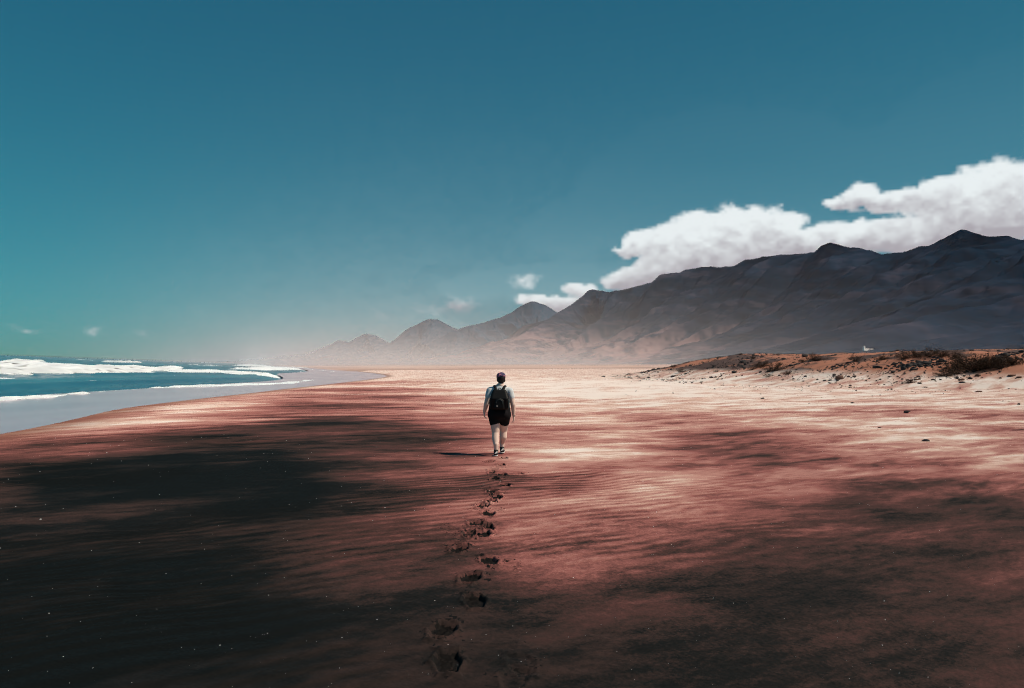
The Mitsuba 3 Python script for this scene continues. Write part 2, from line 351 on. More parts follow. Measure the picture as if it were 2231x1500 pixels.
# shallow dunelets and crusts near the walker
GZ += .012 * (fb(GX * 1.1, GY * 3.0, 2, 3) - .5) * mnp(40, 10, GY)
owner = np.full(GX.shape, -1)
near = (np.abs(GX + .2) < .95) & (GY > 4.05) & (GY < 17.4)
nx, ny = GX[near], GY[near]
dz = np.zeros(nx.shape); own = np.full(nx.shape, -1)
for k, (fx, fy) in enumerate(FEET):
    faint = k in FAINT
    side = 1 if k % 2 == 0 else -1
    a = math.radians(side * 7 + random.uniform(-5, 5))
    sel = (np.abs(nx - fx) < .5) & (np.abs(ny - fy) < .6)
    u = (nx[sel] - fx) * math.cos(a) + (ny[sel] - fy) * math.sin(a)
    v = -(nx[sel] - fx) * math.sin(a) + (ny[sel] - fy) * math.cos(a)
    waist = .052 + .012 * np.cos(v / .145 * 2.6) + .008 * (v > 0)
    sole = np.maximum(np.abs(u) / waist / 1.12, np.abs(v) / .145)
    inside = mnp(1.12, .86, sole)
    toe = np.exp(-((u / .07) ** 2 + ((v - .14) / .05) ** 2)); heel = np.exp(-((u / .05) ** 2 + ((v + .11) / .05) ** 2))
    rim = np.exp(-((sole - 1.35) / .22) ** 2)
    wob = fb(nx[sel] * 22, ny[sel] * 22, k, 3) - .5
    depth = .010 if faint else .030
    d = -depth * inside * (.75 + .35 * heel + .4 * toe) + (.3 if faint else 1) * rim * (.014 + .035 * wob) + (.2 if faint else 1) * .02 * np.exp(-((u / .11) ** 2 + ((v - .26) / .09) ** 2)) * (wob + .35)
    d += (0 if faint else .006) * inside * np.sign(np.sin(v * 190)) * (np.abs(u) < .04)
    dz[sel] += d
    q = (u / .13) ** 2 + ((v - .10) / .27) ** 2
    crumbs = fb(nx[sel] * 34, ny[sel] * 26, 20 + k, 3)
    arch = (np.abs(v + .035) < .022) & (wob > -.12)
    hit = ((sole < 1.04 + .15 * wob) & ~arch & (not faint)) | ((crumbs > (.59 if faint else .565) + .08 * q) & (q < 3.0))
    o = own[sel]; o[hit & (o < 0)] = k; own[sel] = o
GZ[near] += dz; owner[near] = own
V = np.stack([GX, GY, GZ], -1).reshape(-1, 3); Fc = tris(grid_faces(len(ys), len(xs)))
N = normals_of(V, Fc)
fo = owner.ravel()[Fc]
fk = np.where((fo[:, 0] == fo[:, 1]) & (fo[:, 1] == fo[:, 2]), fo[:, 0], -1)
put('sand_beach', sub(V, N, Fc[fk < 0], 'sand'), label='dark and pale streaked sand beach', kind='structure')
for k in range(len(FEET)):
    if (fk == k).any():
        put('footprint', sub(V, N, Fc[fk == k], 'dug_sand'), 'sand_beach')

# coastal plain between beach and mountains
ss_ = np.concatenate([geo(0, -300, 6, 1.2)[::-1], [0.0], geo(0, 6000, 3, 1.022)])
yy = np.concatenate([geo(0, -2500, 20, 1.08)[::-1], np.arange(0, 380, 6.0), geo(380, 16500, 6, 1.015)])
PS, PY = np.meshgrid(ss_, yy)
PX = shore(PY) + PS
PZ = ground_z(PX, PY)
inside = (PX > -85) & (PX < 196) & (PY > -28) & (PY < 420)
PZ = np.where(inside, np.minimum(PZ - 2.5, PZ), PZ - .02)
put('coastal_plain', mikit.ply((np.stack([PX, PY, PZ], -1).reshape(-1, 3), grid_faces(len(yy), len(ss_))), 'plain_sand', smooth=True), label='pale sandy plain at the foot of the mountains', kind='structure')

# ------------------------------------------------------------------ mountains: ridge lines in metres, slopes worn into gullies and spurs
MASSIF = [(-333.6, 5600.0, 61.2), (-185.2, 5900.0, 151.9), (-20.3, 6300.0, 240.4), (127.5, 6650.0, 350.2), (248.4, 6900.0, 434.6), (397.7, 7150.0, 545.4), (508.5, 7300.0, 623.2), (618.9, 7400.0, 711.9), (732.3, 7500.0, 802.7), (821.7, 7450.0, 787.8), (930.6, 7300.0, 776.3), (1131.6, 7050.0, 810.6), (1340.7, 6750.0, 855.0), (1419.2, 6600.0, 896.9), (1527.0, 6450.0, 903.7), (1673.2, 6250.0, 882.4), (1778.7, 6100.0, 926.1), (1899.9, 5850.0, 922.0), (1996.9, 5650.0, 909.2), (2063.7, 5500.0, 898.8), (2081.7, 5450.0, 929.7), (2108.8, 5400.0, 941.5), (2156.1, 5250.0, 903.9), (2194.3, 5100.0, 872.7), (2211.9, 5000.0, 840.4), (2226.6, 4850.0, 801.2), (2246.9, 4650.0, 777.5), (2259.0, 4520.0, 784.5), (2277.0, 4390.0, 780.1), (2291.7, 4300.0, 793.6), (2299.5, 4220.0, 809.9), (2315.9, 4150.0, 822.4), (2331.0, 4080.0, 796.3), (2342.1, 4030.0, 774.0), (2352.5, 3950.0, 751.5), (2357.1, 3850.0, 736.9), (2354.8, 3700.0, 696.4), (2347.1, 3150.0, 612.3), (2310.6, 2550.0, 584.1), (2269.7, 1900.0, 531.9), (2230., 1000., 500.), (2200., -200., 470.)]
CONE_A = [(-921.7, 8700.0, 270.6), (-581.7, 8800.0, 457.2), (-260.8, 8900.0, 565.5), (-45.0, 8950.0, 658.4), (101.0, 9000.0, 760.1), (207.8, 9000.0, 805.2), (285.6, 9000.0, 792.4), (507.9, 8950.0, 687.8), (778.7, 8900.0, 575.9), (1081.9, 8850.0, 456.5)]
CONE_B = [(-1947.9, 10200.0, 123.7), (-1597.3, 10300.0, 302.6), (-1405.7, 10400.0, 485.4), (-1272.4, 10500.0, 579.4), (-1083.2, 10500.0, 661.2), (-1017.1, 10500.0, 663.5), (-860.5, 10450.0, 602.6), (-705.3, 10400.0, 539.4), (-447.5, 10300.0, 442.5), (-147.6, 10200.0, 331.6)]
CONE_C = [(-3006.8, 12700.0, 169.8), (-2614.9, 12800.0, 383.2), (-2484.3, 12900.0, 480.0), (-2357.4, 13000.0, 548.3), (-2237.8, 13000.0, 533.1), (-2085.1, 12900.0, 464.2), (-2002.2, 12900.0, 422.8), (-1645.7, 12800.0, 314.1)]
CONE_D = [(-4300.2, 13600.0, 4.5), (-4021.7, 13700.0, 70.1), (-3769.3, 13800.0, 119.7), (-3600.3, 13900.0, 175.0), (-3398.6, 14000.0, 280.2), (-3178.6, 14000.0, 375.9), (-3005.7, 14000.0, 454.0), (-2920.6, 14000.0, 448.9), (-2803.9, 14000.0, 416.9), (-2521.6, 14000.0, 366.5), (-2117.3, 14000.0, 268.4)]
HEADLAND = [(-5886.0, 15300.0, -13.8), (-5223.3, 15400.0, 45.5), (-4729.0, 15500.0, 117.2), (-4200.2, 15500.0, 179.7), (-3670.5, 15500.0, 224.6), (-3050.0, 15500.0, 219.4), (-2515.8, 15500.0, 158.1)]


def mountain(pts, run, back, seed, n=520, rows=110, gully=95.0, lam=430.0, steep=2.1, foot=None):
    pts = np.array(pts)
    a = np.concatenate([[0], np.cumsum(np.linalg.norm(np.diff(pts[:, :2], axis=0), axis=1))])
    s = np.linspace(0, a[-1], n)
    R = np.stack([PchipInterpolator(a, pts[:, k])(s) for k in range(3)], -1)
    sm = lambda q, w: np.convolve(np.pad(q, w, mode='edge'), np.hanning(2 * w + 1) / np.hanning(2 * w + 1).sum(), 'valid')
    w = n // 5
    S = np.stack([sm(R[:, 0], w), sm(R[:, 1], w)], -1)
    t = np.gradient(S, axis=0); t /= np.linalg.norm(t, axis=1, keepdims=True)
    front = np.stack([t[:, 1], -t[:, 0]], -1)
    if (front[n // 2] @ R[n // 2, :2]) > 0:
        front = -front
    R[:, 2] += 10 * (fb(s / 70, 0, seed, 4) - .5) + 14 * (ridged(s / 160, seed * 1.7 + 0 * s, 2, seed) - .5)
    tt = np.concatenate([-np.linspace(1, 0, 26)[:-1] ** 1.3, np.linspace(0, 1, rows) ** 1.25])
    Tt, Si = np.meshgrid(tt, np.arange(n), indexing='ij')
    d = np.where(Tt > 0, Tt * run, Tt * back)
    X = R[Si, 0] + front[Si, 0] * d; Y = R[Si, 1] + front[Si, 1] * d
    sa = s[Si]; f = np.abs(Tt)
    base = (plain_z(X, Y) - 14) if foot is None else foot + 0 * X
    zr = R[Si, 2]
    warp = 1.1 * (fb(sa / 900, d / 900, seed + 3, 3) - .5)
    g = sharp(sa / lam + warp * 1.6, d / 2300 + seed, 3, seed + 11) - .35
    g2 = sharp(sa / (lam * .37) + warp * 2.5, d / 800 + seed, 4, seed + 17) - .35
    prof = np.maximum(1 - f * (1 + .16 * (fb(sa / 700, f * 2, seed, 2) - .5)), 0) ** steep
    wgt = np.minimum(f * 5, 1) * np.maximum(1 - f, 0) ** 1.15
    Z = base + np.maximum(zr - base, 0) * prof + wgt * (gully * 2.0 * g + gully * .9 * g2) * np.clip((zr - base) / 600, .15, 1.2)
    Z += wgt * 26 * (fb(X / 70, Y / 70, seed, 4) - .5)
    Z += wgt * mnp(.75, .3, f) * (30 * (sharp(X / 150 + .4 * warp, Y / 150, 4, seed + 31) - .35) + 9 * (ridged(X / 40, Y / 40, 2, seed + 37) - .5))
    # rock bands break the upper slope
    hgt = Z + 30 * (fb(X / 300, Y / 300, seed + 5, 3) - .5)
    Z += mnp(.02, .1, f) * mnp(.6, .3, f) * 5 * np.sin(hgt / 13.0)
    Z = np.minimum(Z, np.maximum(zr + 8 - 60 * f, base))
    Z = np.where(f > .97, np.minimum(Z, base), Z)
    fc = grid_faces(len(tt), n)
    v = np.stack([X, Y, Z], -1).reshape(-1, 3)
    c = np.cross(v[fc[:, 1]] - v[fc[:, 0]], v[fc[:, 3]] - v[fc[:, 0]])
    if c[:, 2].mean() < 0:
        fc = fc[:, ::-1]
    return v, fc


put('mountain', mikit.ply(mountain(MASSIF, 2050, 1500, 1, n=1300, rows=230, gully=150, lam=380, steep=2.4), 'hazed_rock', smooth=True), label='dark steep mountain range with cloud on its crest, right of the walker', kind='structure')
put('mountain', mikit.ply(mountain(CONE_A, 2300, 1500, 2, n=360, gully=80), 'hazed_far_rock', smooth=True), label='pointed hazy peak just left of the dark range', kind='structure')
put('mountain', mikit.ply(mountain(CONE_B, 2200, 1500, 3, n=300, gully=70), 'hazed_far_rock', smooth=True), label='hazy cone-shaped peak in the middle distance of the range', kind='structure')
put('mountain', mikit.ply(mountain(CONE_C, 2000, 1500, 4, n=240, rows=70, gully=60), 'hazed_far_rock', smooth=True), label='small pale hazy peak, second farthest of the range', kind='structure')
put('mountain', mikit.ply(mountain(CONE_D, 2000, 1500, 5, n=240, rows=70, gully=50), 'hazed_far_rock', smooth=True), label='farthest small hazy peak, beside the surf', kind='structure')
put('headland', mikit.ply(mountain(HEADLAND, 1300, 1200, 6, n=200, rows=40, gully=15, foot=-2), 'hazed_far_rock', smooth=True), label='low faint headland on the horizon', kind='structure')

# ------------------------------------------------------------------ sea
so = np.concatenate([np.arange(6.5, 60, .5), geo(60, 16000, .6, 1.02)])
yo = np.concatenate([geo(0, -2500, 3, 1.1)[::-1], np.arange(0, 120, .8), geo(120, 16000, .9, 1.016)])
OS, OY = np.meshgrid(so, yo)
OX = shore(OY) - OS
wob = 10 * (fb(OY / 45, OS / 70, 3, 3) - .5)
fade = np.exp(-np.maximum(np.hypot(OX, OY) - 150, 0) / 500)
swell = np.zeros(OS.shape)
for sc, h, wd in ((9.5, .10, 1.2), (13.5, .30, 2.2), (21, .2, 2.5), (32, .22, 2.6), (44, .3, 3.5), (58, .55, 6), (80, .4, 8), (120, .6, 10), (165, .7, 12), (215, .8, 14), (280, .9, 16), (350, .9, 18)):
    q = (OS + wob * min(1, sc / 80) - sc)
    swell += h * np.exp(-(np.where(q < 0, q * 1.6, q * .7) / wd) ** 2) * (.4 + 1.1 * fb(OY / 60, sc, 1, 2))
OZ = SEA - .6 * mnp(4, 0, OS - 8 - 17 * mnp(95, 210, OY)) * mnp(95, 140, OY) - .03 * mnp(8.5, 7.5, OS) + swell * (.12 + .88 * fade) + .12 * (fb(OX / 3, OY / 7, 1, 4) - .5) * fade
put('sea', mikit.ply((np.stack([OX, OY, OZ], -1).reshape(-1, 3), grid_faces(len(yo), len(so))[:, ::-1]), 'sea_water', smooth=True), label='teal sea with lines of surf', kind='structure')
sf = np.linspace(-2.5, 8.2, 60)
yf = np.concatenate([geo(0, -60, 2, 1.1)[::-1], np.arange(0, 120, .7), geo(120, 2200, .8, 1.02)])
FS, FY = np.meshgrid(sf, yf)
FS = np.where(FS > 0, FS * (1 + 2.2 * mnp(95, 210, FY)), FS)
FX = shore(FY) - FS
FZ = SEA + .02 + .012 * (fb(FX / 2, FY / 5, 5, 3) - .5) + .035 * (fb(FY / 14, 0 * FY, 2, 3) - .5) * mnp(5, 0, FS)
put('shallow_water', mikit.ply((np.stack([FX, FY, FZ], -1).reshape(-1, 3), grid_faces(len(yf), len(sf))[:, ::-1]), 'thin_water', smooth=True), label='thin sheet of water sliding over wet sand', kind='structure')


def breaker(poly, h, edge, step, seed, rough=.5, edge_noise=1.0):
    """A tumbling white body of foam over the plan outline poly: rounded edges, lumpy top."""
    P = Polygon(poly).buffer(0)
    x0, y0, x1, y1 = P.buffer(edge_noise).bounds
    gx, gy = np.meshgrid(np.arange(x0 - step, x1 + step, step), np.arange(y0 - 2 * step, y1 + 2 * step, 2 * step))
    wx = edge_noise * 2.4 * (fb(gx / (7 * step), gy / (12 * step), seed, 4) - .5); wy = edge_noise * 4.5 * (fb(gx / (7 * step), gy / (12 * step), seed + 9, 4) - .5)
    pt = shapely.points(gx + wx, gy + wy)
    dist = np.where(shapely.contains(P, pt), 1, -1) * shapely.distance(P.boundary, pt)
    dist = dist - edge_noise * 1.5 * np.maximum(fb(gx / (2.2 * step), gy / (4.5 * step), seed + 12, 4) - .42, 0) * 2.2
    up = 1 - np.exp(-np.maximum(dist, 0) / edge)
    z = SEA - .12 + np.minimum(dist, 0) * .05 + (h + .12) * up * (.55 + .9 * fb(gy / 9, gx / 40, seed + 6, 3)) * (1 - rough + 2 * rough * fb(gx / (5 * step), gy / (6 * step), seed + 4, 4)) + swell_at(gx, gy)
    f = grid_faces(*gx.shape)
    keep = (dist.ravel()[f] > -step).any(1)
    u, inv = np.unique(f[keep], return_inverse=True)
    v = np.stack([gx, gy, z], -1).reshape(-1, 3)[u]
    return mikit.ply((v, inv.reshape(-1, 4)), 'foam', smooth=True)


def swell_at(x, y):
    from scipy.interpolate import RegularGridInterpolator
    g = swell_at.g if hasattr(swell_at, 'g') else RegularGridInterpolator((yo, so), OZ - SEA, bounds_error=False, fill_value=0)
    swell_at.g = g
    return g(np.stack([y, shore(y) - x], -1)) * .8


def strip(line, w0, w1):
    """Plan outline of a crest line (x, y) with a width."""
    a = np.array(line, float); t = np.gradient(a, axis=0); t /= np.linalg.norm(t, axis=1, keepdims=True)
    n = np.stack([t[:, 1], -t[:, 0]], -1); k = np.linspace(0, 1, len(a))[:, None]; w = (w0 * (1 - k) + w1 * k) / 2 * (.25 + .75 * np.sin(np.pi * np.clip(k, .03, .97)) ** .5)
    return np.vstack([a + n * w, (a - n * w)[::-1]])


FOAM = [
    (strip([(-31, 118), (-36, 150), (-44, 190), (-60, 240), (-78, 300)], 3.0, 5.0), .10, .8, .5, 21, .7, 1.6),
    (strip([(-30, 150), (-38, 195), (-52, 245), (-68, 290)], 1.2, 2.5), .07, .6, .4, 22, .7, 1.2),
    (strip([(-26.5, 62), (-27, 74), (-26, 86), (-27, 98)], .5, .7), .06, .4, .25, 23, .7, .7),
    (strip([(-37, 60), (-40, 80), (-44, 100), (-50, 130)], 1.0, 2.0), .07, .6, .4, 24, .8, 1.8),
    ([(-24.2, 12), (-24.8, 24), (-25.2, 36), (-25.6, 44), (-26.6, 51), (-28.0, 58), (-27.4, 58.5), (-25.6, 51), (-23.8, 43), (-23.1, 35), (-22.6, 24), (-22.3, 12)], .17, .5, .22, 1, .45, .5),
    ([(-28.8, 60), (-29.0, 72.5), (-28.9, 84.4), (-27.8, 92), (-29.2, 108), (-30.9, 122.3), (-30, 124), (-27.2, 108), (-24.6, 92), (-25.0, 80), (-26.4, 68), (-27.0, 60)], .14, .7, .3, 2, .45, .5),
    ([(-88, 30), (-94, 60), (-98, 100), (-97, 130), (-90, 150), (-80, 162), (-70, 162), (-66, 152), (-59.4, 119.2), (-52.5, 91.8), (-50.9, 80.5), (-49.4, 60), (-47, 30)], .66, 1.6, .7, 3, .7, 3.6),
    (strip([(-72, 165), (-82, 190), (-96, 225), (-112, 262)], 7, 9), .45, 1.6, .8, 31, .7, 2.0),
    (strip([(-62, 110), (-70, 140), (-84, 180)], 2.0, 3.0), .22, .9, .5, 32, .7, 1.6),
    (strip([(-120, 150), (-126, 190), (-136, 235), (-150, 280)], 3.0, 4.0), .35, 1.2, .6, 33, .7, 1.8),
    ([(-66, 152), (-61.1, 158), (-52, 150), (-44.7, 141.8), (-38.5, 138), (-37, 147), (-45, 165), (-58, 190), (-72, 215), (-80, 205), (-80, 180)], .24, 1.6, .8, 4, .7, 3.6),
    ([(-50, 60), (-49, 72), (-47.2, 76), (-45.2, 75), (-43.2, 70.6), (-43.3, 60)], .10, .6, .3, 5, .5, .6),
    (strip([(-180, 286), (-178.5, 292), (-177, 298), (-176, 303)], 7, 4), 1.2, 1.4, .4, 6, .5, .8),
    (strip([(-256, 500), (-252, 510), (-248, 522), (-245, 533)], 7, 9), 1.5, 2.0, .7, 7, .5, 1.2),
    (strip([(-193, 480), (-190, 494), (-187, 508), (-184, 522)], 5, 4), .7, 2.0, .8, 8, .5, 1.2),
    (strip([(-256, 764), (-254, 780), (-252, 795), (-250, 812)], 9, 7), 1.2, 2.5, 1.2, 9, .5, 1.6),
    (strip([(-430, 790), (-426, 800), (-420, 812)], 6, 5), .8, 2.5, 1.2, 10, .5, 1.6),
    (strip([(-92, 270), (-98, 310), (-107, 360), (-121, 430), (-150, 520), (-185, 640)], 22, 26), .6, 3.0, 1.4, 11, .5, 3.0),
    (strip([(-62, 285), (-73, 330), (-90, 390), (-115, 470), (-140, 560)], 9, 14), .35, 2.0, 1.2, 12, .5, 2.0),
    (strip([(-190, 560), (-220, 690), (-270, 860), (-330, 1050), (-400, 1270)], 24, 40), .8, 4.0, 3.0, 13, .5, 4.0),
    (strip([(-150, 590), (-190, 720), (-240, 880), (-300, 1060)], 12, 25), .5, 4.0, 3.0, 14, .5, 4.0),
    (strip([(-420, 1250), (-520, 1600), (-620, 1950), (-750, 2400)], 40, 50), 1.2, 6.0, 6.0, 15, .5, 8.0),
]
for f in FOAM:
    put('breaker', breaker(*f), 'sea')

# ------------------------------------------------------------------ stones
def blob(seed, flat=.6, n=2):
    m = trimesh.creation.icosphere(subdivisions=n, radius=1.0); v = np.array(m.vertices)
    r = 1 + .75 * (meshkit.fbm(v * 1.1 + seed * 7.3 + 50, 3) - .5)
    v = v * r[:, None]
    rr = np.random.default_rng(seed)
    for _ in range(5):                       # broken faces
        d = rr.normal(size=3); d /= np.linalg.norm(d); k = v @ d; c = .72
        v -= np.maximum(k - c, 0)[:, None] * d * .85
    v[:, 2] *= flat
    v[:, 1] *= .8
    return v, np.array(m.faces)


STONE = [mikit.ply(blob(i, f), b, smooth=28) for b in ('black_stone', 'brown_stone') for i, f in enumerate((.55, .7, .5, .85, .62))]


def stone(x, y, size, label, group=None, brown=False, kind=None, flat=1.0, name='rock', category='rock'):
    k = key(name)
    d = STONE[(5 if brown else 0) + (random.randrange(5) if kind is None else kind)]
    r = size / 2
    z = float(ground_z(np.array([x]), np.array([y]))[0])
    scene[k] = {**d, 'to_world': T().translate([x, y, z + r * .06 * flat]).rotate([0, 0, 1], random.uniform(0, 360)).scale([r, r, r * flat])}
    labels[k] = {'label': label, 'category': category}
    if group:
        labels[k]['group'] = group
    return k


stone(29.30, 71.56, .98, 'large brown boulder alone on pale sand below the shrubs', brown=True, kind=1, flat=.95)
stone(28.56, 71.86, .37, 'black stone just left of the large brown boulder', kind=1)
stone(28.31, 72.49, .40, 'leftmost dark stone of the few left of the large brown boulder', kind=0)
stone(28.80, 70.9, .30, 'small black stone in front of the large brown boulder', kind=3)
stone(33.59, 66.39, .55, 'flat brown stone on open sand left of the biggest shrub clump', brown=True, kind=2, flat=.6)
stone(36.20, 64.55, .60, 'flat dark slab on the sand at the left foot of the big shrub clump', brown=True, kind=0, flat=.7)
stone(36.96, 64.66, .44, 'dark stone just right of the flat slab below the big shrub clump', kind=1)
stone(37.82, 65.12, .55, 'dark stone directly under the big shrub clump', brown=True, kind=4)
stone(35.45, 63.08, .60, 'flat dark slab lying lowest in front of the big shrub clump', kind=2, flat=.6)
stone(39.21, 63.00, .60, 'brown flat slab near the right edge, left one of two', brown=True, kind=0, flat=.7)
stone(39.46, 62.30, .52, 'brown flat slab near the right edge, right one of two', brown=True, kind=2, flat=.7)
stone(32.34, 62.71, .40, 'low brown stone on the sand right of the low dry tuft', brown=True, kind=4, flat=.6)
stone(32.05, 55.06, .60, 'flat brown slab alone on the right of the open sand', brown=True, kind=2, flat=.5)
stone(25.93, 42.33, .13, 'small dark stone, left one of a pair on the sand at right')
stone(26.24, 42.28, .11, 'small dark stone, right one of a pair on the sand at right')
stone(24.90, 39.37, .17, 'small dark stone nearest the right edge of the photo')
stone(16.14, 32.77, .22, 'squarish black stone on the pale sand at right, with a pebble beside it', kind=3)
stone(16.73, 33.70, .09, 'pebble just behind the squarish black stone')
stone(17.56, 41.28, .19, 'black stone on open sand midway between the walker and the right edge', kind=1)
stone(15.46, 41.58, .11, 'small dark stone on open sand left of the black stone at mid right')
stone(15.09, 48.06, .27, 'low dark stone on the pale sand below the shrub mound', kind=2)
stone(17.14, 55.10, .14, 'small dark stone behind the low dark stone on the pale sand')
stone(11.77, 58.12, .18, 'small dark stone on pale sand, nearest right of the walker')
stone(16.72, 65.88, .20, 'small stone on pale sand below the left end of the stony bank')
stone(23.88, 51.97, .13, 'small dark stone on the sand in front of the brown boulder')
stone(11.53, 25.07, .11, 'little dark stone on streaked sand, left of and behind the nearest black rock')
stone(10.55, 20.40, .24, 'nearest black rock, on streaked sand at lower right', kind=0, flat=.75)
stone(18.82, 48.62, .09, 'pebble on pale sand, left one of two below the brown boulder')
stone(20.05, 49.76, .10, 'pebble on pale sand, right one of two below the brown boulder')
stone(22.81, 50.71, .10, 'pebble on the sand midway between the brown boulder and the black stone')
stone(9.74, 62.32, .12, 'tiny stone on the pale sand behind the walker, to her right')
stone(13.67, 51.94, .10, 'tiny stone on the pale sand left of the low dark stone')

BANDS = [  # x, y, half width, half depth, how many, size, where
    (21.8, 128, 3.0, 6.0, 40, .42, 'black stones capping the left end of the bank', 16),
    (18.3, 92.0, 2.9, 5.5, 45, .22, 'small dark stones strewn at the foot of the bank, left', 24),
    (27.6, 99.3, 2.6, 3.6, 70, .24, 'grey stones on the dark mound of the bank', 24),
    (25.8, 101.3, 1.9, 3.6, 30, .24, 'stones left of the dark mound of the bank', 12),
    (29.7, 85.7, 2.9, 2.4, 60, .21, 'grey stones on the dark mound of the bank', 18),
    (32.2, 78.7, 3.1, 1.6, 80, .20, 'stones in the grey band left of the big shrubs', 28),
    (36.2, 71.5, 2.6, 1.9, 220, .31, 'black stones piled left of the biggest shrub clump', 64),
    (41.8, 69.3, 2.4, 1.9, 150, .30, 'black stones near the right edge behind the big shrubs', 34),
    (44.5, 71.5, 2.2, 1.6, 70, .22, 'black stones near the right edge behind the big shrubs', 12),
    (33.4, 108, 12.5, 3.6, 120, .22, 'small stones along the crest of the bank', 18),
    (30.5, 60.2, 7.9, 9.0, 60, .10, 'small dark stones scattered on the pale sand at right', 14),
    (22.8, 67.9, 9.0, 9.0, 60, .11, 'small stones scattered on the pale sand below the bank', 12),
    (36.5, 65.2, 3.7, 1.5, 40, .2, 'dark stones on the sand below the big shrubs', 14)]
LAB = {
    'black stones capping the left end of the bank': 'dark stone capping the left end of the stony bank',
    'small dark stones strewn at the foot of the bank, left': 'small dark stone strewn at the left foot of the bank',
    'grey stones on the dark mound of the bank': 'grey stone on the dark mound of the bank',
    'stones left of the dark mound of the bank': 'stone just left of the dark mound of the bank',
    'stones in the grey band left of the big shrubs': 'stone in the grey band above the brown boulder',
    'black stones piled left of the biggest shrub clump': 'black stone in the field left of the biggest shrubs',
    'black stones near the right edge behind the big shrubs': 'black stone at right edge behind the big shrubs',
    'small stones along the crest of the bank': 'small stone along the crest of the bank',
    'small dark stones scattered on the pale sand at right': 'small dark stone scattered on the pale sand at right',
    'small stones scattered on the pale sand below the bank': 'small stone on the pale sand below the bank',
    'dark stones on the sand below the big shrubs': 'dark stone along the foot of the big shrubs'}
rest_v, rest_f, at = [], [], 0
seen_bands = set()
rb = blob(3, .65, 1)
for x, y, hx, hy, n, size, where, singles in BANDS:
    spots = []
    for _ in range(n):
        spots.append((x + hx * random.gauss(0, .5), y + hy * random.gauss(0, .5), size * math.exp(random.gauss(-.25, .5))))
    spots.sort(key=lambda q: -q[2])
    for i, (px, py, sz) in enumerate(spots):
        if i < singles:
            e = (px / py - x / y) * y / hx
            side = 'left part' if e < -.33 else 'right part' if e > .33 else 'middle'
            depth = 'front' if py < y - .15 * hy else 'back' if py > y + .25 * hy else 'centre row'
            if i == 0 and where not in seen_bands:
                lab, grp = 'largest ' + LAB[where], None
            else:
                lab, grp = f'{LAB[where]}, {side}, {depth}', f'{where}, {side}, {depth}'
            stone(px, py, sz, lab, grp, name='stone', category='stone')
    seen_bands.add(where)
    for i, (px, py, sz) in enumerate(spots):
        if i < singles:
            continue
        else:
            z = float(ground_z(np.array([px]), np.array([py]))[0])
            rest_v.append(rb[0] @ np.array(T().rotate([0, 0, 1], random.uniform(0, 360)).matrix)[:3, :3].T * sz / 2 + [px, py, z + sz * .1]); rest_f.append(rb[1] + at); at += len(rb[0])
tiny = (trimesh.creation.icosphere(subdivisions=0).vertices * [1, .8, .6], trimesh.creation.icosphere(subdivisions=0).faces)
gx, gy = RNG.uniform(12, 60, 30000), RNG.uniform(50, 190, 30000)
gb = bank_dist(gx, gy); dens = fb(gx * .22, gy * .22, 6, 4)
ok = (gb > -4) & (RNG.random(30000) < np.clip((dens - .44) * 5, .03, 1) * mnp(-4, 4, gb)) & (np.arctan2(gx, gy) > .08) & (np.arctan2(gx, gy) < .62)
gx, gy = gx[ok][:7000], gy[ok][:7000]; gz = ground_z(gx, gy)
for a, b, c in zip(gx, gy, gz):
    s = .055 * math.exp(random.gauss(0, .55))
    rest_v.append(np.array(tiny[0]) * s + [a, b, c + s * .25]); rest_f.append(np.array(tiny[1]) + at); at += len(tiny[0])
put('gravel', mikit.ply((np.vstack(rest_v), np.vstack(rest_f)), 'black_stone', smooth=40), label='dark gravel strewn over the sandy bank', category='gravel', kind='stuff')

# bright shell crumbs on the dark sand
n = 1050
fy = 4.05 + 16 * RNG.random(n) ** 1.6; fx = RNG.uniform(-.66, .66, n) * fy
fz = ground_z(fx, fy) + .003 + .012 * (fb(fx * 1.1, fy * 3.0, 2, 3) - .5) * mnp(40, 10, fy)
sz = .0018 * np.exp(RNG.normal(0, .45, n)) * (.55 + .1 * fy)
oc = np.array([[1, 0, 0], [-.5, .8, 0], [-.5, -.8, 0], [0, 0, .6], [0, 0, -.6]]); of = np.array([[0, 1, 3], [1, 2, 3], [2, 0, 3], [1, 0, 4], [2, 1, 4], [0, 2, 4]])
ang = RNG.uniform(0, 6.28, n); ca, sa = np.cos(ang), np.sin(ang)
vv = np.stack([oc[None, :, 0] * ca[:, None] - oc[None, :, 1] * sa[:, None], oc[None, :, 0] * sa[:, None] + oc[None, :, 1] * ca[:, None], np.broadcast_to(oc[:, 2], (n, 5))], -1) * sz[:, None, None] + np.stack([fx, fy, fz], -1)[:, None]
put('shell_fragments', mikit.ply((vv.reshape(-1, 3), (of[None] + 5 * np.arange(n)[:, None, None]).reshape(-1, 3)), 'shell'), label='tiny white shell crumbs glinting on the dark sand', category='shell crumbs', kind='stuff')

# ------------------------------------------------------------------ shrubs
def tube(pts, r, sides=4):
    p = np.asarray(pts, float); t = np.gradient(p, axis=0); t /= np.linalg.norm(t, axis=1, keepdims=True) + 1e-9
    a = np.cross(t, [.3, .2, .93]); a /= np.linalg.norm(a, axis=1, keepdims=True) + 1e-9; b = np.cross(t, a)
    g = np.arange(sides) * 2 * np.pi / sides
    v = p[:, None] + np.asarray(r)[:, None, None] * (np.cos(g)[None, :, None] * a[:, None] + np.sin(g)[None, :, None] * b[:, None])
    i, j = np.meshgrid(np.arange(len(p) - 1), np.arange(sides), indexing='ij')
    q = np.stack([i * sides + j, i * sides + (j + 1) % sides, (i + 1) * sides + (j + 1) % sides, (i + 1) * sides + j], -1).reshape(-1, 4)
    return v.reshape(-1, 3), tris(q)


